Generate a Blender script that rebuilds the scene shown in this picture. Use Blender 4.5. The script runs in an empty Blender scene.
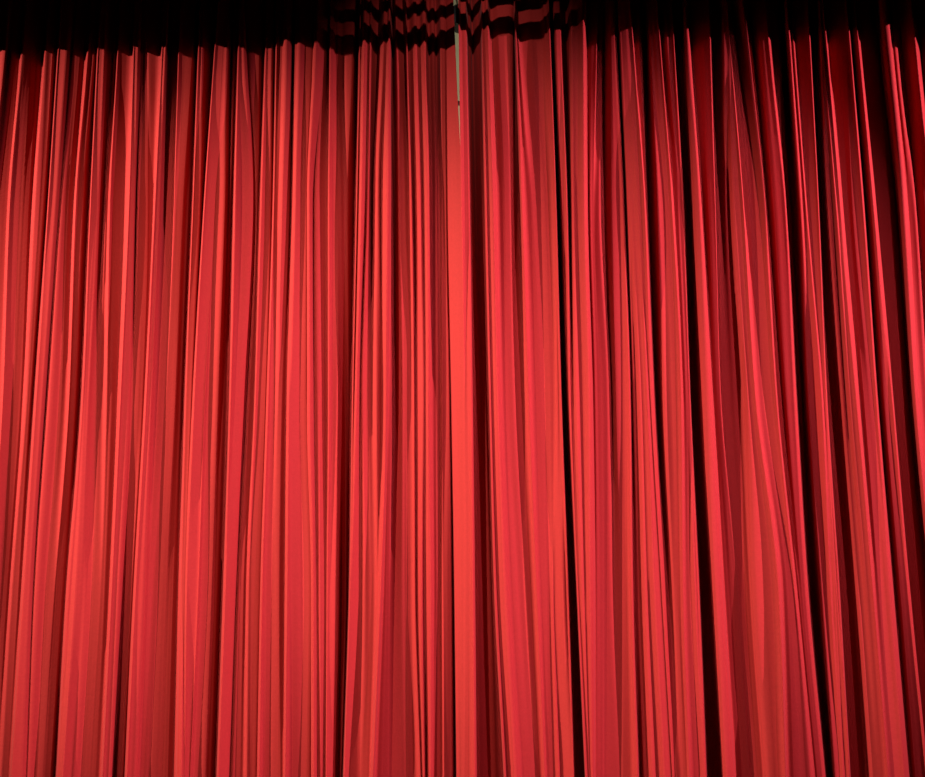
import bpy, math, random
import numpy as np
C = bpy.context.scene.collection
F, TH, CZ, DC = 1100.0, math.radians(14), 2.2, 13.0      # camera: focal length (px), pitch, height, distance to the curtain
YR = np.array([75, 200, 400, 590, 762.0])
# traced pleats: edges of each pleat face at five heights, and their depth (m, towards the stalls)
SEAM = 100
XA = np.array([[-70,-52,-44,-40,-25,-9,3,9,17,19,23,30,36,42.5,45,51,56,58,68,71,78,84.5,87,94,96,98,101,105,112,116,118,132,134,139,141,144,147,149,160,162,166.5,177,179,191,194,197,199,203,212.5,214.5,221,222,228,232,237,239,247,249,259,264,267,273,275,279,283,291.5,293.5,297,305,311,313,323.5,329,331,335,339,344,352,358,362,369,371,378,384,390,391.5,394,396,400,406.5,408.5,418,427.5,435,440,442.5,445,445.8,446.5,451,459,461,465,468,472,476,482,484,491,500,513,516,518,522,535,546,550,552,555,561.5,563,569.5,578,586,588.5,595,597,603,610,615,618.5,620.5,623,629,634,636,643,650,656,661,663,668,674.5,676.5,685,692,694.5,703,710.5,712.5,722,728,731.5,733.5,738,740.5,752,755,762,771.5,774.5,782,788,793,795.5,798,810.5,812.5,820,824,826.5,830,840,847,851,853.5,857,862,864.5,877,884,894.5,897.5,904,911,919,922,934,940,956,970],
[-84,-64,-55,-50,-35,-20,-9,-3,6.5,9,12,22,29,33,39,44,48,50,59,60.5,68,75,77,83,90,92,96,100,105,109,113,128,130.5,135.5,137,141,148,149.5,154.5,156,161,173,175,183,188,192.5,194.5,200,204,206,215,216,225,229,233.5,238,253,256,258,260,265,271,273,275,280,289.5,291.5,294,302,305.5,308,314.5,328,330,337,341,344,347.5,356,359.5,367,369,373,380,389,391,394,398,404,410,412,421,430,437,441,444,446,446.8,447.5,454,460.7,463,467,470.2,474,480,484.5,487,495,505,513,520.5,523,532,545,553,555,556.5,560,565.5,567.7,571,579,587,589,592.5,594.5,602,612,620,624,626.5,629,636,643,645,647.5,655,664,670.5,672.5,678,681,684,691.5,701,703,708,714,716,724,731,741.5,743.5,750,758,765,766.5,772.5,783,786,790,797,802,805,807.5,817,819,826,834,837,841,848,852,861,864,869,874,876.5,890,898,906.5,910,916,924,931,934,947,953,970,984],
[-100,-80,-70,-64,-48,-36,-22,-12,-2,2,4,12,20,24,27,30,34,36.5,45.5,47,60,68,70,75,81,83,86,90,97,105,110,119.5,121.5,130,133,138,142.5,143.5,145,147,153,165,168,175,180,184.5,186.5,191,193,195,204,206,218,222,229,232,244,248,252,254.5,258,265,267,269,276,281.5,287.5,290,300,306,308,316,328,330,338,342,345,348,352,355,361,367,374,383,387,388,394,401.5,405,413,415,424,430,438,441,445,448.5,450,451,457,463,465,469,473,480,486,489,491,500,508,516,527.5,530,542,550,556,560.5,562,567,569,572,575,585,592,594,598,602,611,616,627,631,632.5,638,646,650,653.5,655.5,662,672,680,682,686,689,691,700,712,714,717,720,722,733,745,754,757,765,775,777,782,786,793.5,797,802,806,814,822,824,825.5,828,840,848,855,859,864,870,875.5,878,884,891,893.5,903,912,917.5,922,929,938,946,949,962,970,987,1002],
[-115,-95,-85,-78,-64,-50,-36,-24,-14,-11,-8,0,7,10,12,18,22,24,33,34,46,54,56,62,67,71,75,84,92,100,104,110.5,112.5,121,123,127,132,133,134.5,136.5,146,152,157,166,173,179.5,181.5,184,186,188,197,199.5,211.5,216,223,225.5,236,238,243,247,251,259.5,261,263,272,279,286,288.5,300,310,312,318,326.5,328.5,338,341,345,347,349,351,362,370,376,378.5,382,386,390,401,406,413,416,423,432,438,441.5,443.5,449,452,454,459,463,465,471,475,483,491,494,496.5,508,517,526,535.5,537.5,546,551,554,565,569,576,577.5,579,581,588,594,596,600,604,613,621,630,633,637,643,652,661,664.5,666.5,672,677,682,684,691,696,700,711,722.5,725,731,737,740,746,752,776.5,781,787,793,796,799,802,805,808.5,812,819,828,831,835,837,840,855,864,872,875,879,885,890,893.5,900,907,910,918,930,936,941,947,956,965,968,982,990,1008,1022],
[-130,-108,-97,-90,-76,-62,-48,-36,-25,-21,-17,-9,-4,-1,2,8,11,13,26,27,38,43,45,51,57,60,64,73,82,90,96,102,104,112.5,114,117,124,125,126.5,128.5,138,145,150,160,168,176,179.5,183,184,186,190,192,206,210,217,219,230,232,240,245,250,256,258,260.5,270,280,284.5,286.5,300,310,312,319,325.5,327.5,335,339,341,342,343.5,345.5,360,367,371,372.5,374.5,382,389,402,408,418,421,425,431.5,434,442.5,444,450,453,456,460,463,465,472.5,476.5,485,496,503,505.5,518,528,535,543,545,548,557,559.5,572,574.5,584,585,586.5,588,591,594.5,596,600,604,619,623,634,638.5,643,650,661,671,674.5,676,680,686,688,690,698,703,707,721,733,736,743,750,753,758,764,784,786,793,805,812,816,819,821.5,824.5,828,832,838,841,844,848.5,850,868,877,886,888,893,899,904,908,914,924,927,936,948,955,960,966,975,984,987,1000,1009,1027,1042]])
XB = np.array([[-52,-44,-40,-25,-9,3,9,17,19,23,30,36,42.5,45,51,56,58,68,71,78,84.5,87,94,96,98,101,105,112,116,118,132,134,139,141,144,147,149,160,162,166.5,177,179,191,194,197,199,203,212.5,214.5,221,222,228,232,237,239,247,249,259,264,267,273,275,279,283,291.5,293.5,297,305,311,313,323.5,329,331,335,339,344,352,358,362,369,371,378,384,390,391.5,394,396,400,406.5,408.5,418,427.5,435,440,442.5,445,445.8,446.5,451,456.8,461,465,468,472,476,482,484,491,500,513,516,518,522,535,546,550,552,555,561.5,563,569.5,578,586,588.5,595,597,603,610,615,618.5,620.5,623,629,634,636,643,650,656,661,663,668,674.5,676.5,685,692,694.5,703,710.5,712.5,722,728,731.5,733.5,738,740.5,752,755,762,771.5,774.5,782,788,793,795.5,798,810.5,812.5,820,824,826.5,830,840,847,851,853.5,857,862,864.5,877,884,894.5,897.5,904,911,919,922,934,940,956,970,990],
[-64,-55,-50,-35,-20,-9,-3,6.5,9,12,22,29,33,39,44,48,50,59,60.5,68,75,77,83,90,92,96,100,105,109,113,128,130.5,135.5,137,141,148,149.5,154.5,156,161,173,175,183,188,192.5,194.5,200,204,206,215,216,225,229,233.5,238,253,256,258,260,265,271,273,275,280,289.5,291.5,294,302,305.5,308,314.5,328,330,337,341,344,347.5,356,359.5,367,369,373,380,389,391,394,398,404,410,412,421,430,437,441,444,446,446.8,447.5,454,462.2,463,467,470.2,474,480,484.5,487,495,505,513,520.5,523,532,545,553,555,556.5,560,565.5,567.7,571,579,587,589,592.5,594.5,602,612,620,624,626.5,629,636,643,645,647.5,655,664,670.5,672.5,678,681,684,691.5,701,703,708,714,716,724,731,741.5,743.5,750,758,765,766.5,772.5,783,786,790,797,802,805,807.5,817,819,826,834,837,841,848,852,861,864,869,874,876.5,890,898,906.5,910,916,924,931,934,947,953,970,984,1005],
[-80,-70,-64,-48,-36,-22,-12,-2,2,4,12,20,24,27,30,34,36.5,45.5,47,60,68,70,75,81,83,86,90,97,105,110,119.5,121.5,130,133,138,142.5,143.5,145,147,153,165,168,175,180,184.5,186.5,191,193,195,204,206,218,222,229,232,244,248,252,254.5,258,265,267,269,276,281.5,287.5,290,300,306,308,316,328,330,338,342,345,348,352,355,361,367,374,383,387,388,394,401.5,405,413,415,424,430,438,441,445,448.5,450,451,457,464,465,469,473,480,486,489,491,500,508,516,527.5,530,542,550,556,560.5,562,567,569,572,575,585,592,594,598,602,611,616,627,631,632.5,638,646,650,653.5,655.5,662,672,680,682,686,689,691,700,712,714,717,720,722,733,745,754,757,765,775,777,782,786,793.5,797,802,806,814,822,824,825.5,828,840,848,855,859,864,870,875.5,878,884,891,893.5,903,912,917.5,922,929,938,946,949,962,970,987,1002,1024],
[-95,-85,-78,-64,-50,-36,-24,-14,-11,-8,0,7,10,12,18,22,24,33,34,46,54,56,62,67,71,75,84,92,100,104,110.5,112.5,121,123,127,132,133,134.5,136.5,146,152,157,166,173,179.5,181.5,184,186,188,197,199.5,211.5,216,223,225.5,236,238,243,247,251,259.5,261,263,272,279,286,288.5,300,310,312,318,326.5,328.5,338,341,345,347,349,351,362,370,376,378.5,382,386,390,401,406,413,416,423,432,438,441.5,443.5,449,452,454,459,464,465,471,475,483,491,494,496.5,508,517,526,535.5,537.5,546,551,554,565,569,576,577.5,579,581,588,594,596,600,604,613,621,630,633,637,643,652,661,664.5,666.5,672,677,682,684,691,696,700,711,722.5,725,731,737,740,746,752,776.5,781,787,793,796,799,802,805,808.5,812,819,828,831,835,837,840,855,864,872,875,879,885,890,893.5,900,907,910,918,930,936,941,947,956,965,968,982,990,1008,1022,1044],
[-108,-97,-90,-76,-62,-48,-36,-25,-21,-17,-9,-4,-1,2,8,11,13,26,27,38,43,45,51,57,60,64,73,82,90,96,102,104,112.5,114,117,124,125,126.5,128.5,138,145,150,160,168,176,179.5,183,184,186,190,192,206,210,217,219,230,232,240,245,250,256,258,260.5,270,280,284.5,286.5,300,310,312,319,325.5,327.5,335,339,341,342,343.5,345.5,360,367,371,372.5,374.5,382,389,402,408,418,421,425,431.5,434,442.5,444,450,453,456,460,464,465,472.5,476.5,485,496,503,505.5,518,528,535,543,545,548,557,559.5,572,574.5,584,585,586.5,588,591,594.5,596,600,604,619,623,634,638.5,643,650,661,671,674.5,676,680,686,688,690,698,703,707,721,733,736,743,750,753,758,764,784,786,793,805,812,816,819,821.5,824.5,828,832,838,841,844,848.5,850,868,877,886,888,893,899,904,908,914,924,927,936,948,955,960,966,975,984,987,1000,1009,1027,1042,1064]])
D1 = np.array([[-0.037,-0.162,-0.148,-0.143,-0.108,-0.294,-0.234,-0.227,-0.296,-0.195,-0.229,-0.296,-0.353,-0.176,-0.186,-0.218,-0.128,-0.162,-0.286,-0.238,-0.287,-0.212,-0.217,-0.287,-0.095,-0.126,-0.139,-0.225,-0.262,-0.144,-0.192,-0.067,-0.125,-0.223,-0.214,-0.195,-0.217,-0.217,-0.076,-0.116,-0.36,-0.173,-0.208,-0.256,-0.356,-0.081,-0.132,-0.158,-0.07,-0.099,-0.123,-0.133,-0.221,-0.206,-0.057,-0.115,-0.211,-0.187,-0.227,-0.119,-0.152,-0.228,-0.065,-0.107,0.006,-0.204,-0.08,-0.044,-0.112,-0.132,-0.008,-0.168,-0.08,-0.133,-0.241,-0.241,-0.225,-0.236,-0.101,0.009,-0.026,-0.153,-0.133,-0.112,-0.153,-0.348,-0.248,-0.114,-0.174,-0.073,-0.231,-0.182,-0.298,-0.299,-0.134,-0.147,-0.147,-0.189,-0.159,-0.123,0.2,0.109,0.118,-0.091,-0.27,-0.14,0.151,0.101,-0.032,0.056,-0.123,0.142,-0.039,-0.067,-0.022,0.073,0.145,-0.24,0.123,0.141,-0.071,0.183,0.202,-0.174,-0.13,-0.086,-0.174,-0.278,0.027,0.051,-0.16,0.106,0.1,0.134,0.153,-0.084,-0.319,0.045,0.087,0.108,-0.108,0.049,0.099,-0.243,0.116,-0.145,-0.182,-0.05,0.055,-0.269,0.079,0.106,0.12,0.085,0.005,0,-0.152,-0.329,-0.049,0.041,-0.2,-0.434,0.046,-0.076,0.016,-0.063,0.12,-0.322,0.085,0.09,0.069,-0.085,0.012,0.07,0.105,-0.14,-0.01,-0.02,-0.064,-0.169,0.147,-0.137,-0.102,-0.277,-0.1,0.005,-0.308,-0.247,-0.029,-0.355,0.023],
[0.009,-0.137,-0.174,-0.095,-0.157,-0.281,-0.233,-0.24,-0.306,-0.159,-0.202,-0.276,-0.326,-0.138,-0.174,-0.202,-0.093,-0.135,-0.262,-0.19,-0.257,-0.136,-0.189,-0.223,-0.053,-0.114,-0.137,-0.193,-0.207,-0.081,-0.183,-0.017,-0.093,-0.248,-0.147,-0.175,-0.215,-0.243,-0.006,-0.102,-0.289,-0.192,-0.207,-0.255,-0.361,-0.076,-0.126,-0.15,-0.002,-0.043,-0.105,-0.116,-0.126,-0.201,0.049,-0.111,-0.176,-0.195,-0.221,-0.07,-0.151,-0.168,-0.05,-0.088,0.011,-0.117,-0.095,0.005,-0.095,-0.093,0.009,-0.101,-0.045,-0.156,-0.19,-0.205,-0.239,-0.245,-0.024,0.066,0.002,-0.128,-0.107,-0.16,-0.202,-0.225,-0.318,-0.14,-0.153,-0.04,-0.207,-0.163,-0.207,-0.194,-0.137,-0.145,-0.147,-0.194,-0.15,-0.077,0.182,0.12,0.119,-0.124,-0.24,-0.153,0.145,0.096,-0.036,0.034,-0.053,0.138,-0.066,-0.021,-0.016,0.055,0.157,-0.244,0.094,0.172,-0.029,0.176,0.189,-0.218,-0.131,-0.13,-0.126,-0.247,-0.019,0.007,-0.11,0.056,0.068,0.129,0.195,-0.056,-0.264,0.057,0.066,0.113,-0.03,0.025,0.04,-0.26,0.101,-0.154,-0.169,-0.054,-0.017,-0.188,-0.024,0.115,0.173,0.07,0.069,0.1,-0.173,-0.278,-0.06,0.011,-0.316,-0.431,-0.007,-0.036,0.041,-0.03,0.126,-0.274,0.105,0.179,0.138,-0.04,-0.035,0.047,0.134,-0.188,0.046,0.02,-0.063,-0.137,0.17,-0.2,-0.176,-0.198,-0.081,-0.016,-0.283,-0.243,-0.003,-0.376,0.056],
[0.011,-0.131,-0.208,-0.075,-0.203,-0.224,-0.269,-0.25,-0.297,-0.13,-0.182,-0.247,-0.295,-0.172,-0.171,-0.185,-0.123,-0.089,-0.261,-0.137,-0.243,-0.161,-0.214,-0.247,-0.094,-0.076,-0.094,-0.146,-0.184,-0.15,-0.193,-0.011,-0.078,-0.145,-0.149,-0.171,-0.183,-0.221,-0.058,-0.093,-0.233,-0.21,-0.223,-0.251,-0.339,-0.114,-0.122,-0.124,-0.012,-0.023,-0.088,-0.154,-0.158,-0.239,-0.002,-0.077,-0.211,-0.18,-0.208,-0.066,-0.117,-0.127,-0.061,-0.09,-0.073,-0.097,0.011,-0.016,-0.089,-0.091,0.022,-0.056,-0.051,-0.147,-0.15,-0.232,-0.28,-0.321,0.008,0.037,-0.037,-0.097,-0.025,-0.099,-0.235,-0.217,-0.291,-0.139,-0.148,-0.103,-0.182,-0.092,-0.146,-0.137,-0.092,-0.129,-0.132,-0.213,-0.114,-0.05,0.05,0.068,0.105,-0.131,-0.167,-0.177,0.135,0.073,0.004,0.003,-0.024,0.099,-0.045,-0.025,-0.017,0.048,0.106,-0.235,0.051,0.128,0.093,0.153,0.165,-0.155,-0.11,-0.108,-0.099,-0.192,-0.03,0.015,-0.118,0.011,0.082,0.129,0.092,-0.01,-0.2,0.07,0.051,0.174,0.036,0.066,0.074,-0.283,0.07,-0.093,-0.114,-0.083,-0.063,-0.095,-0.058,0.142,0.168,0.112,0.121,0.194,-0.14,-0.181,-0.041,-0.002,-0.35,-0.417,-0.061,-0.06,0.037,0.04,0.049,-0.211,0.076,0.151,0.209,-0.038,0.035,0.065,0.111,-0.21,0.009,0.052,-0.043,-0.111,0.146,-0.133,-0.146,-0.217,-0.079,-0.031,-0.245,-0.243,0.004,-0.392,0.046],
[-0.003,-0.12,-0.18,-0.069,-0.211,-0.216,-0.268,-0.243,-0.289,-0.125,-0.183,-0.223,-0.267,-0.226,-0.185,-0.206,-0.12,-0.088,-0.225,-0.126,-0.218,-0.241,-0.258,-0.3,-0.052,-0.075,-0.058,-0.117,-0.165,-0.187,-0.203,-0.046,-0.066,-0.168,-0.194,-0.191,-0.17,-0.179,-0.087,-0.096,-0.184,-0.228,-0.229,-0.274,-0.314,-0.086,-0.078,-0.078,-0.031,-0.055,-0.106,-0.155,-0.184,-0.234,-0.058,-0.055,-0.232,-0.158,-0.172,-0.103,-0.126,-0.15,-0.031,-0.068,-0.09,-0.097,0.029,-0.049,-0.099,-0.09,-0.006,-0.047,-0.071,-0.106,-0.204,-0.219,-0.274,-0.341,0.032,-0.015,-0.059,-0.096,-0.048,0.023,-0.232,-0.22,-0.223,-0.152,-0.143,-0.108,-0.155,-0.141,-0.138,-0.136,-0.084,-0.088,-0.116,-0.203,-0.088,-0.038,0.015,0.046,0.113,-0.115,-0.116,-0.136,0.116,0.049,0.029,-0.007,-0.02,0.08,-0.018,-0.032,-0.018,-0.023,0.004,-0.221,0.125,0.105,0.1,0.133,0.158,-0.1,-0.087,-0.093,-0.095,-0.116,-0.06,0.031,-0.071,-0.045,0.075,0.117,0.064,-0.016,-0.063,0.032,0.041,0.123,0.057,0.066,0.078,-0.305,0.096,-0.067,-0.095,-0.061,-0.035,-0.045,-0.06,0.123,0.24,0.078,0.107,0.12,-0.078,-0.048,-0.032,-0.022,-0.304,-0.402,-0.03,-0.04,-0.012,0.006,-0.002,-0.176,0.045,0.088,0.174,0.064,0.085,0.103,0.122,-0.192,-0.021,0.018,-0.046,-0.116,0.139,-0.088,-0.125,-0.201,-0.084,-0.04,-0.226,-0.241,0.014,-0.387,0.021],
[-0.015,-0.12,-0.15,-0.083,-0.222,-0.209,-0.266,-0.238,-0.255,-0.141,-0.199,-0.226,-0.239,-0.248,-0.188,-0.212,-0.11,-0.08,-0.193,-0.14,-0.219,-0.231,-0.242,-0.276,-0.094,-0.049,-0.026,-0.093,-0.159,-0.189,-0.212,-0.035,-0.063,-0.233,-0.258,-0.207,-0.227,-0.152,-0.06,-0.094,-0.222,-0.22,-0.214,-0.268,-0.31,-0.084,-0.014,-0.048,-0.036,-0.089,-0.098,-0.164,-0.189,-0.239,-0.057,-0.042,-0.226,-0.146,-0.181,-0.096,-0.133,-0.148,-0.034,-0.098,-0.08,-0.099,0.054,-0.115,-0.093,-0.115,0.044,-0.01,-0.028,-0.076,-0.254,-0.21,-0.218,-0.285,-0.012,-0.035,-0.107,-0.11,-0.031,0.129,-0.232,-0.213,-0.208,-0.16,-0.143,-0.07,-0.116,-0.149,-0.122,-0.125,-0.08,-0.069,-0.106,-0.188,-0.075,-0.053,0.031,0.038,0.137,-0.144,-0.127,-0.152,0.169,0.053,0.019,0.005,-0.009,0.06,-0.029,-0.022,0.014,-0.034,0.044,-0.212,0.198,0.106,0.096,0.108,0.121,-0.073,-0.07,-0.078,-0.087,-0.071,-0.067,0.031,-0.148,-0.028,0.071,0.116,0.061,0.033,0.031,0.017,0.031,0.15,0.052,0.062,0.095,-0.317,0.122,-0.039,-0.086,-0.06,-0.063,-0.053,-0.058,0.127,0.307,0.02,0.058,0.094,-0.059,-0.029,-0.023,-0.024,-0.236,-0.384,-0.038,-0.066,-0.035,-0.052,0.011,-0.187,0.036,0.049,0.192,0.111,0.111,0.124,0.133,-0.169,-0.045,0.021,-0.057,-0.123,0.139,-0.06,-0.116,-0.181,-0.077,-0.046,-0.189,-0.24,0.002,-0.372,0.003]])
D2 = np.array([[-0.158,-0.284,0.038,-0.07,-0.204,-0.131,-0.23,-0.289,-0.314,-0.22,-0.284,-0.354,-0.41,-0.182,-0.233,-0.353,-0.163,-0.183,-0.229,-0.279,-0.349,-0.14,-0.216,-0.354,-0.133,-0.137,-0.14,-0.339,-0.313,-0.198,-0.287,-0.136,-0.132,-0.22,-0.223,-0.21,-0.205,-0.284,-0.107,-0.074,-0.285,-0.18,-0.262,-0.36,-0.455,-0.137,-0.13,-0.38,-0.094,-0.122,-0.124,-0.131,-0.377,-0.333,-0.088,-0.112,-0.249,-0.222,-0.387,-0.15,-0.139,-0.298,-0.129,-0.13,-0.066,-0.267,-0.093,-0.111,-0.132,-0.164,-0.172,-0.263,-0.136,-0.157,-0.22,-0.261,-0.228,-0.498,-0.151,-0.111,-0.064,-0.275,-0.005,0.059,-0.112,-0.32,-0.213,-0.158,-0.263,-0.028,-0.031,0.018,-0.164,-0.191,-0.147,-0.156,-0.16,-0.198,-0.132,-0.086,0.205,0.122,0.121,-0.137,-0.185,-0.036,0.186,0.22,0.044,0.082,-0.133,0.178,0.035,-0.007,-0.005,0.078,0.153,-0.237,0.126,0.135,-0.034,0.172,0.293,-0.155,-0.086,-0.044,-0.151,-0.023,0.045,0.053,-0.13,0.093,0.133,0.148,0.182,-0.033,-0.194,0.04,0.107,0.161,-0.036,0.031,0.091,-0.206,0.155,-0.218,-0.089,0.005,-0.005,-0.192,0.099,0.12,0.139,0.069,-0.006,0.274,-0.139,-0.108,-0,-0.045,-0.155,-0.364,0.143,-0.035,-0.077,0.033,0.06,-0.259,0.082,0.103,0.159,-0.002,0.06,0.083,0.119,-0.02,0.136,-0.051,-0.149,-0.312,0.203,-0.156,-0.201,-0.171,0.028,-0.142,-0.17,-0.154,0.028,0.002,0.151],
[-0.131,-0.236,0.09,-0.032,-0.192,-0.149,-0.232,-0.297,-0.311,-0.204,-0.267,-0.321,-0.382,-0.167,-0.207,-0.338,-0.13,-0.166,-0.217,-0.253,-0.334,-0.168,-0.213,-0.414,-0.121,-0.131,-0.159,-0.326,-0.253,-0.164,-0.252,-0.094,-0.11,-0.224,-0.169,-0.216,-0.247,-0.279,-0.05,-0.076,-0.242,-0.197,-0.25,-0.363,-0.481,-0.133,-0.158,-0.311,0.009,-0.101,-0.109,-0.122,-0.29,-0.366,0.005,-0.128,-0.211,-0.224,-0.282,-0.13,-0.157,-0.238,-0.094,-0.121,-0.108,-0.197,-0.087,-0.122,-0.106,-0.136,-0.198,-0.234,-0.063,-0.184,-0.203,-0.238,-0.232,-0.45,-0.17,-0.11,-0.062,-0.234,-0.038,0.094,-0.151,-0.264,-0.203,-0.172,-0.189,-0.024,-0.002,0.037,-0.142,-0.184,-0.142,-0.145,-0.13,-0.178,-0.096,-0.016,0.197,0.12,0.129,-0.111,-0.165,-0.079,0.175,0.217,0.027,0.05,-0.091,0.153,-0.024,-0.005,-0.018,0.048,0.152,-0.218,0.081,0.144,-0.026,0.117,0.265,-0.197,-0.138,-0.133,-0.08,-0.032,-0.004,0.036,-0.096,0.049,0.096,0.128,0.224,-0.015,-0.151,0.05,0.073,0.145,0.025,0.041,0.06,-0.225,0.206,-0.199,-0.072,-0.015,0.022,-0.17,-0.059,0.115,0.208,0.102,0.122,0.27,-0.145,-0.094,-0.004,0.018,-0.259,-0.361,0.058,0.008,-0.033,0.033,0.072,-0.227,0.04,0.136,0.178,-0.034,0.04,0.077,0.109,0.011,0.13,-0.05,-0.132,-0.293,0.19,-0.181,-0.137,-0.093,-0.041,-0.089,-0.151,-0.119,0.074,-0.004,0.153],
[-0.118,-0.18,0.092,-0.065,-0.185,-0.097,-0.251,-0.29,-0.29,-0.186,-0.242,-0.293,-0.328,-0.17,-0.19,-0.298,-0.059,-0.126,-0.218,-0.237,-0.297,-0.202,-0.24,-0.402,-0.058,-0.087,-0.107,-0.218,-0.234,-0.196,-0.272,-0.043,-0.106,-0.15,-0.167,-0.193,-0.214,-0.206,-0.052,-0.093,-0.211,-0.218,-0.248,-0.347,-0.452,-0.12,-0.136,-0.181,0.008,-0.101,-0.089,-0.142,-0.248,-0.356,0.005,-0.143,-0.238,-0.212,-0.238,-0.125,-0.138,-0.172,-0.021,-0.109,-0.093,-0.171,-0.007,-0.088,-0.099,-0.143,-0.165,-0.194,-0.052,-0.126,-0.224,-0.277,-0.321,-0.392,-0.113,-0.128,-0.116,-0.152,-0.119,0.08,-0.22,-0.227,-0.17,-0.155,-0.168,-0.091,-0.015,0.037,-0.128,-0.17,-0.129,-0.128,-0.124,-0.214,-0.066,0.013,0.076,0.075,0.121,-0.092,-0.114,-0.15,0.149,0.168,0.003,0.01,-0.057,0.104,-0.025,-0.02,-0.028,0.027,0.147,-0.2,-0.008,0.081,0.067,0.082,0.193,-0.136,-0.112,-0.099,-0.072,-0.039,-0.033,0.044,-0.068,-0.028,0.05,0.059,0.084,-0.002,-0.098,0.039,0.062,0.185,0.066,0.072,0.092,-0.264,0.156,-0.123,-0.085,-0.065,-0.055,-0.09,-0.086,0.101,0.182,0.126,0.147,0.242,-0.11,-0.042,-0.017,-0.027,-0.293,-0.378,-0.063,0.055,0.021,0.034,0.041,-0.193,0.015,0.134,0.129,0.034,0.061,0.078,0.081,0.002,0.029,0.057,-0.108,-0.279,0.163,-0.147,-0.12,-0.092,-0.041,-0.005,-0.128,-0.146,0.078,-0.078,0.138],
[-0.118,-0.169,0.06,-0.077,-0.188,-0.082,-0.245,-0.278,-0.247,-0.15,-0.234,-0.264,-0.306,-0.172,-0.208,-0.245,-0.068,-0.122,-0.199,-0.212,-0.242,-0.255,-0.296,-0.377,-0.069,-0.054,-0.109,-0.163,-0.187,-0.203,-0.255,0.002,-0.068,-0.169,-0.187,-0.155,-0.197,-0.159,-0.067,-0.123,-0.217,-0.23,-0.264,-0.307,-0.395,-0.084,-0.083,-0.094,-0.05,-0.101,-0.083,-0.179,-0.232,-0.379,-0.057,-0.171,-0.183,-0.175,-0.211,-0.122,-0.148,-0.19,0.014,-0.087,-0.087,-0.16,0.017,-0.084,-0.097,-0.123,-0.116,-0.134,-0.09,-0.109,-0.281,-0.274,-0.301,-0.373,-0.025,-0.14,-0.096,-0.11,-0.052,0.074,-0.217,-0.218,-0.164,-0.155,-0.169,-0.078,-0.011,0.02,-0.118,-0.14,-0.086,-0.106,-0.121,-0.266,-0.051,0.005,0.036,0.066,0.127,-0.101,-0.11,-0.151,0.106,0.146,0.016,-0.008,-0.066,0.09,-0.026,-0.028,0.001,0.072,0.129,-0.202,0.105,0.088,0.082,0.089,0.121,-0.096,-0.093,-0.093,-0.076,-0.07,-0.063,0.061,-0.048,-0.019,0.018,0.033,0.039,-0.011,-0.041,0.041,0.04,0.128,0.076,0.117,0.12,-0.288,0.093,-0.11,-0.07,-0.039,-0.04,-0.067,-0.07,0.108,0.215,0.106,0.122,0.15,-0.043,-0.031,-0.023,-0.041,-0.289,-0.398,-0.083,0.016,0.016,0.034,0.054,-0.196,0.031,0.105,0.066,0.087,0.094,0.124,0.066,-0.028,0.008,0.014,-0.113,-0.269,0.15,-0.113,-0.123,-0.094,-0.051,-0.047,-0.089,-0.167,0.051,-0.187,0.129],
[-0.124,-0.155,0.022,-0.065,-0.198,-0.084,-0.242,-0.262,-0.218,-0.16,-0.226,-0.239,-0.247,-0.176,-0.21,-0.228,-0.055,-0.124,-0.198,-0.221,-0.228,-0.237,-0.275,-0.451,-0.074,-0.012,-0.118,-0.152,-0.183,-0.206,-0.242,0.021,-0.057,-0.222,-0.233,-0.134,-0.218,-0.112,-0.006,-0.106,-0.226,-0.22,-0.257,-0.3,-0.383,-0.078,-0.017,-0.053,-0.049,-0.119,-0.098,-0.169,-0.236,-0.387,-0.014,-0.165,-0.178,-0.174,-0.204,-0.127,-0.148,-0.188,0.04,-0.09,-0.099,-0.126,0.026,-0.092,-0.108,-0.156,-0.107,-0.123,-0.053,-0.112,-0.287,-0.259,-0.243,-0.325,-0.015,-0.114,-0.11,-0.118,-0.03,0.13,-0.214,-0.206,-0.168,-0.147,-0.189,-0.056,0.005,0.015,-0.125,-0.126,-0.041,-0.099,-0.113,-0.279,-0.046,-0.03,0.041,0.048,0.153,-0.127,-0.12,-0.163,0.12,0.162,0.006,-0.005,-0.049,0.079,-0.021,-0.011,0.036,0.049,0.133,-0.219,0.185,0.084,0.08,0.079,0.103,-0.076,-0.076,-0.079,-0.071,-0.063,-0.087,0.062,-0.061,-0.022,-0.006,0.024,0.031,0.033,0.016,0.033,0.026,0.151,0.063,0.095,0.117,-0.313,0.086,-0.097,-0.06,-0.034,-0.056,-0.06,-0.065,0.102,0.293,0.047,0.081,0.112,-0.029,-0.022,-0.014,-0.035,-0.255,-0.388,-0.043,-0.042,-0.028,-0.027,0.047,-0.236,0.045,0.066,0.128,0.113,0.121,0.146,0.031,-0.053,0.01,0.035,-0.122,-0.262,0.136,-0.096,-0.116,-0.082,-0.056,-0.051,-0.102,-0.175,0.032,-0.208,0.118]])
FOH_FILL = [((-16, -9.5, 14), (-2.4, 0, 4.6), 41, 63632),
       ((16, -9.5, 14), (2.4, 0, 5.0), 44, 54551),
       ((-6.5, -9.5, 14), (-2.2, 0, 4.6), 43, 11704),  # left fill, an added lamp that lifts the darks between the pleats
       ((6.5, -9.5, 14), (1.6, 0, 5.0), 44, 8543)]  # right fill, also added, softens the contrast of the side lamp


# ---------------------------------------------------------------- helpers
def tag(o, label=None, cat=None, group=None, kind=None):
    if label: o['label'] = label
    if cat: o['category'] = cat
    if group: o['group'] = group
    if kind: o['kind'] = kind
    return o

def empty(name, loc=(0, 0, 0)):
    o = bpy.data.objects.new(name, None); o.location = loc; C.objects.link(o); return o

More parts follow.
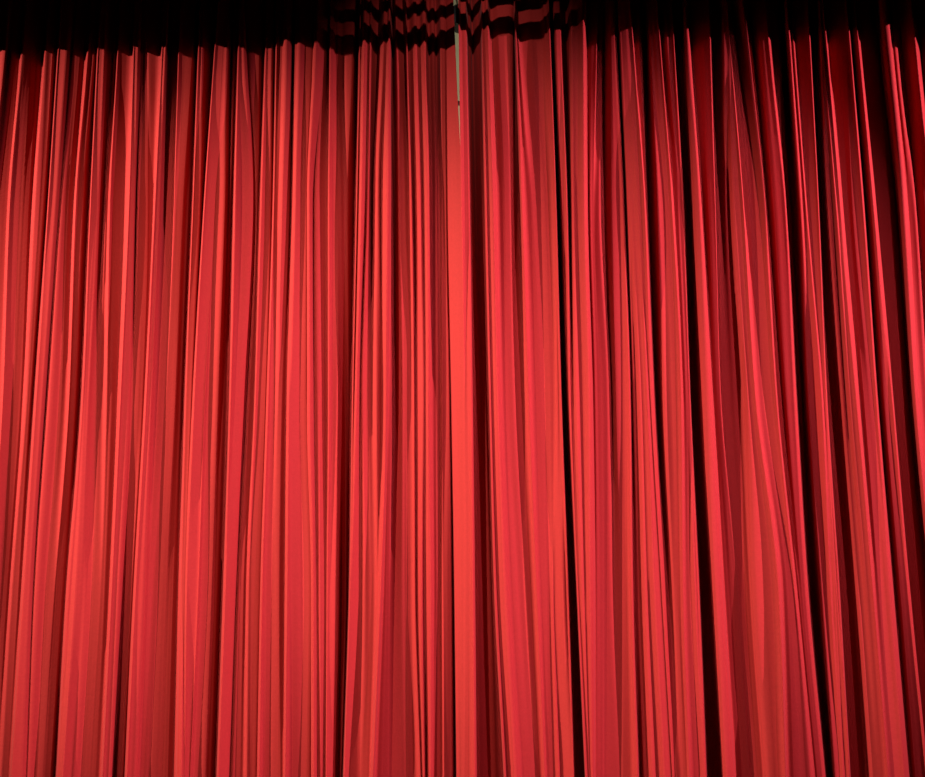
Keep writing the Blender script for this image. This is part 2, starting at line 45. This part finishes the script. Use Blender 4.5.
def mesh_obj(name, verts, faces, mat, parent=None, smooth=False):
    me = bpy.data.meshes.new(name); me.from_pydata([tuple(v) for v in verts], [], faces); me.update()
    me.materials.append(mat)
    if smooth: me.polygons.foreach_set('use_smooth', [True]*len(me.polygons))
    o = bpy.data.objects.new(name, me); C.objects.link(o)
    if parent:
        o.parent = parent
        o.matrix_parent_inverse = __import__('mathutils').Matrix.Translation([-c for c in parent.location])
    return o

def box(name, a, b, mat, parent=None):
    (x0, y0, z0), (x1, y1, z1) = a, b
    v = [(x0,y0,z0),(x1,y0,z0),(x1,y1,z0),(x0,y1,z0),(x0,y0,z1),(x1,y0,z1),(x1,y1,z1),(x0,y1,z1)]
    f = [(0,3,2,1),(4,5,6,7),(0,1,5,4),(1,2,6,5),(2,3,7,6),(3,0,4,7)]
    return mesh_obj(name, v, f, mat, parent)

def tube(name, p, q, r, mat, parent=None, n=20):
    from mathutils import Vector
    p, q = Vector(p), Vector(q); d = (q-p).normalized()
    s = d.orthogonal().normalized(); t = d.cross(s)
    v = []
    for c in (p, q):
        for k in range(n):
            a = 2*math.pi*k/n; v.append(c + s*(r*math.cos(a)) + t*(r*math.sin(a)))
    f = [(k, (k+1) % n, n+(k+1) % n, n+k) for k in range(n)] + [tuple(range(n-1, -1, -1)), tuple(range(n, 2*n))]
    return mesh_obj(name, v, f, mat, parent, False)

def plain(name, col, rough=.8, metal=0.0, noise=0.15, scale=4.0, spec=.3):
    m = bpy.data.materials.new(name); m.use_nodes = True
    nt = m.node_tree; b = nt.nodes['Principled BSDF']
    b.inputs['Roughness'].default_value = rough; b.inputs['Metallic'].default_value = metal
    b.inputs['Specular IOR Level'].default_value = spec
    tc = nt.nodes.new('ShaderNodeTexCoord'); nz = nt.nodes.new('ShaderNodeTexNoise'); nz.inputs['Scale'].default_value = scale
    mx = nt.nodes.new('ShaderNodeMix'); mx.data_type = 'RGBA'
    mx.inputs[6].default_value = (*[c*(1-noise) for c in col], 1); mx.inputs[7].default_value = (*[min(1, c*(1+noise)) for c in col], 1)
    nt.links.new(tc.outputs['Object'], nz.inputs['Vector']); nt.links.new(nz.outputs['Fac'], mx.inputs[0]); nt.links.new(mx.outputs[2], b.inputs['Base Color'])
    return m

def velvet():
    m = bpy.data.materials.new('red_velvet'); m.use_nodes = True
    nt = m.node_tree; b = nt.nodes['Principled BSDF']
    b.inputs['Roughness'].default_value = .85; b.inputs['Specular IOR Level'].default_value = .12
    b.inputs['Sheen Weight'].default_value = SHEEN; b.inputs['Sheen Roughness'].default_value = .35
    b.inputs['Sheen Tint'].default_value = (1, .45, .45, 1)
    tc = nt.nodes.new('ShaderNodeTexCoord')
    mp = nt.nodes.new('ShaderNodeMapping'); mp.inputs['Scale'].default_value = (30, 30, 42)     # woven pile
    nz = nt.nodes.new('ShaderNodeTexNoise'); nz.inputs['Scale'].default_value = 1.0; nz.inputs['Detail'].default_value = 2
    cr = nt.nodes.new('ShaderNodeMix'); cr.data_type = 'RGBA'
    cr.inputs[6].default_value = (BASE[0]*.9, BASE[1]*.85, BASE[2]*.85, 1); cr.inputs[7].default_value = (BASE[0]*1.1, BASE[1]*1.15, BASE[2]*1.15, 1)
    nt.links.new(tc.outputs['Object'], mp.inputs['Vector']); nt.links.new(mp.outputs[0], nz.inputs['Vector'])
    nt.links.new(nz.outputs['Fac'], cr.inputs[0]); nt.links.new(cr.outputs[2], b.inputs['Base Color'])
    bp = nt.nodes.new('ShaderNodeBump'); bp.inputs['Strength'].default_value = .12; bp.inputs['Distance'].default_value = .01
    nt.links.new(nz.outputs['Fac'], bp.inputs['Height']); nt.links.new(bp.outputs[0], b.inputs['Normal'])
    return m

BASE = (.24, .0118, .0100); SHEEN = .06
red = velvet()
black_cloth = plain('black_cloth', (.012, .011, .012), .95)
black_metal = plain('black_metal', (.015, .015, .016), .5)
steel = plain('bright_steel', (.7, .7, .72), .3, 1)
plaster = plain('grey_olive_plaster', (.42, .40, .27), .9, noise=.25, scale=1.5)
dark_plaster = plain('dark_plaster', (.03, .028, .028), .9)
boards = plain('dark_stage_boards', (.04, .022, .014), .5)

# ---------------------------------------------------------------- setting
tag(box('floor', (-20, -17, -.1), (20, 3.6, 0), boards), kind='structure')
tag(box('wall_back', (-20, 3.5, 0), (20, 3.7, 15), plaster), kind='structure')
tag(box('ceiling', (-20, -17, 15), (20, 3.7, 15.2), dark_plaster), kind='structure')

# ---------------------------------------------------------------- curtains
def pchip(xs, Y, q):
    """smooth row interpolation: Y has one row per height xs (monotone cubic), linear beyond the ends"""
    h = np.diff(xs)[:, None]; dl = np.diff(Y, axis=0)/h
    m = np.zeros_like(Y); m[0] = dl[0]; m[-1] = dl[-1]
    for i in range(1, len(xs)-1):
        w1 = 2*h[i]+h[i-1]; w2 = h[i]+2*h[i-1]
        with np.errstate(divide='ignore', invalid='ignore'):
            v = (w1+w2)/(w1/dl[i-1]+w2/dl[i])
        m[i] = np.where(dl[i-1]*dl[i] > 0, v, 0)
    out = []
    for c in range(Y.shape[1]):
        x = q[c]
        if x <= xs[0]: out.append(Y[0, c]+m[0, c]*(x-xs[0])); continue
        if x >= xs[-1]: out.append(Y[-1, c]+m[-1, c]*(x-xs[-1])); continue
        i = int(np.searchsorted(xs, x)-1); H = h[i, 0]; t = (x-xs[i])/H
        out.append((2*t**3-3*t*t+1)*Y[i, c]+(t**3-2*t*t+t)*H*m[i, c]+(-2*t**3+3*t*t)*Y[i+1, c]+(t**3-t*t)*H*m[i+1, c])
    return np.array(out)

K = 5
def columns(s0, s1):
    """pleat columns of segments s0..s1: position and depth at the five traced heights"""
    xa, xb, d1, d2 = XA[:, s0:s1], XB[:, s0:s1], D1[:, s0:s1], D2[:, s0:s1]
    ins = np.minimum(.22, .15*(xb-xa)); u = np.linspace(0, 1, K)
    px = ((xa+ins)[:, :, None]+(xb-xa-2*ins)[:, :, None]*u).reshape(5, -1)
    d = (d1[:, :, None]+(d2-d1)[:, :, None]*u).reshape(5, -1)
    return px, d

def ypix(z, d): return 388.5-F*math.tan(math.atan((z-CZ)/(DC-d))-TH)

ZS = list(np.linspace(0.0, 2.0, 8)[:-1])+list(np.linspace(2.0, 9.8, 56)[:-1])+list(np.linspace(9.8, 11.9, 22))
def curtain_grid(s0, s1):
    px, d = columns(s0, s1); n = px.shape[1]; rows = []
    for z in ZS:
        y0 = ypix(z, 0.0)
        dd = pchip(YR, d, np.full(n, min(max(y0, 75), 762)))
        yq = np.array([ypix(z, v) for v in dd])
        xx = pchip(YR, px, np.clip(yq, -90, 870))
        xx = np.maximum.accumulate(xx+np.arange(n)*1e-4)
        w = np.exp(-((xx[:, None]-xx[None, :])/SOFT)**2); ms = np.gradient(xx); w = w*np.maximum(ms, .02)[None, :]
        ds = (w@dd)/w.sum(1)
        zc = (DC-ds)*math.cos(TH)+(z-CZ)*math.sin(TH)
        rows.append(np.stack([(xx-462.5)/F*zc, -ds, np.full(n, z)], 1))
    return np.array(rows)
SOFT = .8

def sheet(name, grid, parent):
    R, n, _ = grid.shape
    v = grid.reshape(-1, 3).tolist()
    f = [(r*n+c, r*n+c+1, (r+1)*n+c+1, (r+1)*n+c) for r in range(R-1) for c in range(n-1)]
    o = mesh_obj(name, v, f, red, parent, True)
    return o

NS = XA.shape[1]
gl = curtain_grid(0, SEAM); gr = curtain_grid(SEAM, NS)
left = tag(empty('stage_curtain', (-3, .1, 0)), 'red velvet stage curtain, the left half of the pair, in close narrow pleats', 'curtain')
cutl = (SEAM-2)*K
sheet('drape', gl[:, :cutl+1], left)
e1 = sheet('leading_edge', gl[:, cutl:], left); e1['label'] = 'bright salmon flat edge fold'
right = tag(empty('stage_curtain', (3, .1, 0)), 'red velvet stage curtain, the right half of the pair, with deep black gaps between pleats', 'curtain')
cutr = 3*K
sheet('drape', gr[:, cutr:], right)
e2 = sheet('leading_edge', gr[:, :cutr+1], right); e2['label'] = 'bright narrow edge fold'

# ---------------------------------------------------------------- rigging above the curtain
tr = tag(empty('rigging_truss', (0, -.7, 10.59)), 'black two-pipe truss hung close in front of the curtain tops', 'truss')
tube('lower_pipe', (-9.5, -.70, 10.59), (9.5, -.70, 10.59), .090, black_metal, tr)
tube('upper_pipe', (-9.5, -.70, 10.875), (9.5, -.70, 10.875), .062, black_metal, tr)
for x in (-9, -7, -5, -3.2, 3.2, 5, 7, 9): tube('web', (x, -.70, 10.65), (x, -.70, 10.84), .02, black_metal, tr, 8)
for x in (-8, -4, 4, 8): tube('hanging_cable', (x, -.70, 10.92), (x, -.70, 15.05), .01, black_metal, tr, 8)
t = tag(empty('rigging_pipe', (0, 1.6, 10.14)), 'thin black pipe crossing behind the slit between the two red curtains', 'pipe')
tube('pipe', (-3, 1.6, 10.14), (3, 1.6, 10.14), .035, black_metal, t)
for x in (-2.5, 2.5): tube('hanging_cable', (x, 1.6, 10.17), (x, 1.6, 15.05), .01, black_metal, t, 8)
trk = tag(empty('curtain_track', (0, 0, 11.9)), 'black curtain track carrying both red curtains', 'track')
box('rail', (-9.5, -.32, 11.9), (9.5, .42, 11.98), black_metal, trk)
for x in (-9, -3, 3, 9): tube('hanger', (x, 0, 11.97), (x, 0, 15), .02, black_metal, trk, 8)

def border(x0, x1, label):
    n = 400; v = []; f = []
    for j, z in enumerate((11.41, 15.0)):
        for i in range(n+1):
            x = x0+(x1-x0)*i/n; v.append((x, -3+.05*math.sin(x*9.0), z))
    f = [(i, i+1, n+2+i, n+1+i) for i in range(n)]
    o = mesh_obj('border_drape', v, f, black_cloth, None, True); o.modifiers.new('thick', 'SOLIDIFY').thickness = .01
    return tag(o, label, 'drape')
border(-16, 16, 'wide black border drape hung high in front of both red curtains')

# black lantern seen through the slit between the curtains
lan = tag(empty('stage_light', (-.02, 1.0, 11.165)), 'black stage light hanging behind the slit at the top between the curtains', 'light')
tube('housing', (-.02, .90, 11.165), (-.02, 1.15, 11.165), .165, black_metal, lan, 32)
tube('yoke', (-.02, 1.03, 11.30), (-.02, 1.03, 15.05), .02, black_metal, lan, 10)
br = tube('bracket', (-.085, .88, 11.38), (-.068, .88, 11.26), .009, steel, lan, 8); br['label'] = 'bright steel bracket'

# ---------------------------------------------------------------- light
from mathutils import Vector
def spot(name, loc, aim, size, power, col, rad=.022, blend=1.0):
    l = bpy.data.lights.new(name, 'SPOT'); l.energy = power; l.color = col; l.spot_size = math.radians(size)
    l.spot_blend = blend; l.shadow_soft_size = rad
    o = bpy.data.objects.new(name, l); o.location = loc
    o.rotation_euler = (Vector(aim)-Vector(loc)).to_track_quat('-Z', 'Y').to_euler(); C.objects.link(o)
    return o
for (p, a, s, e), n in zip(FOH_FILL, ('side_lamp_left', 'side_lamp_right', 'fill_lamp_left', 'fill_lamp_right')):
    spot(n, p, a, s, e, (1, .97, .85) if 'left' in n else (1, .68, .95))
spot('centre_lamp', (0, -2.5, 11.21), (-.05, 0, 9.9), 76, 190, (1, .92, .85), .012)
spot('backstage_lamp', (3, 1.2, 7.5), (0, 3.5, 11.6), 70, 1700, (1, .95, .75), .15)

# ---------------------------------------------------------------- world and camera
w = bpy.data.worlds.new('world'); bpy.context.scene.world = w; w.use_nodes = True
w.node_tree.nodes['Background'].inputs[0].default_value = (.02, .004, .004, 1); w.node_tree.nodes['Background'].inputs[1].default_value = 0
cd = bpy.data.cameras.new('camera'); cd.sensor_width = 36; cd.lens = 36*F/925; cd.clip_end = 200
cam = bpy.data.objects.new('camera', cd); cam.location = (0, -DC, CZ); cam.rotation_euler = (math.radians(90)+TH, 0, 0)
C.objects.link(cam); bpy.context.scene.camera = cam
vs = bpy.context.scene.view_settings
vs.view_transform = 'Standard'; vs.look = 'None'; vs.gamma = 1; vs.exposure = -.14; vs.use_curve_mapping = False
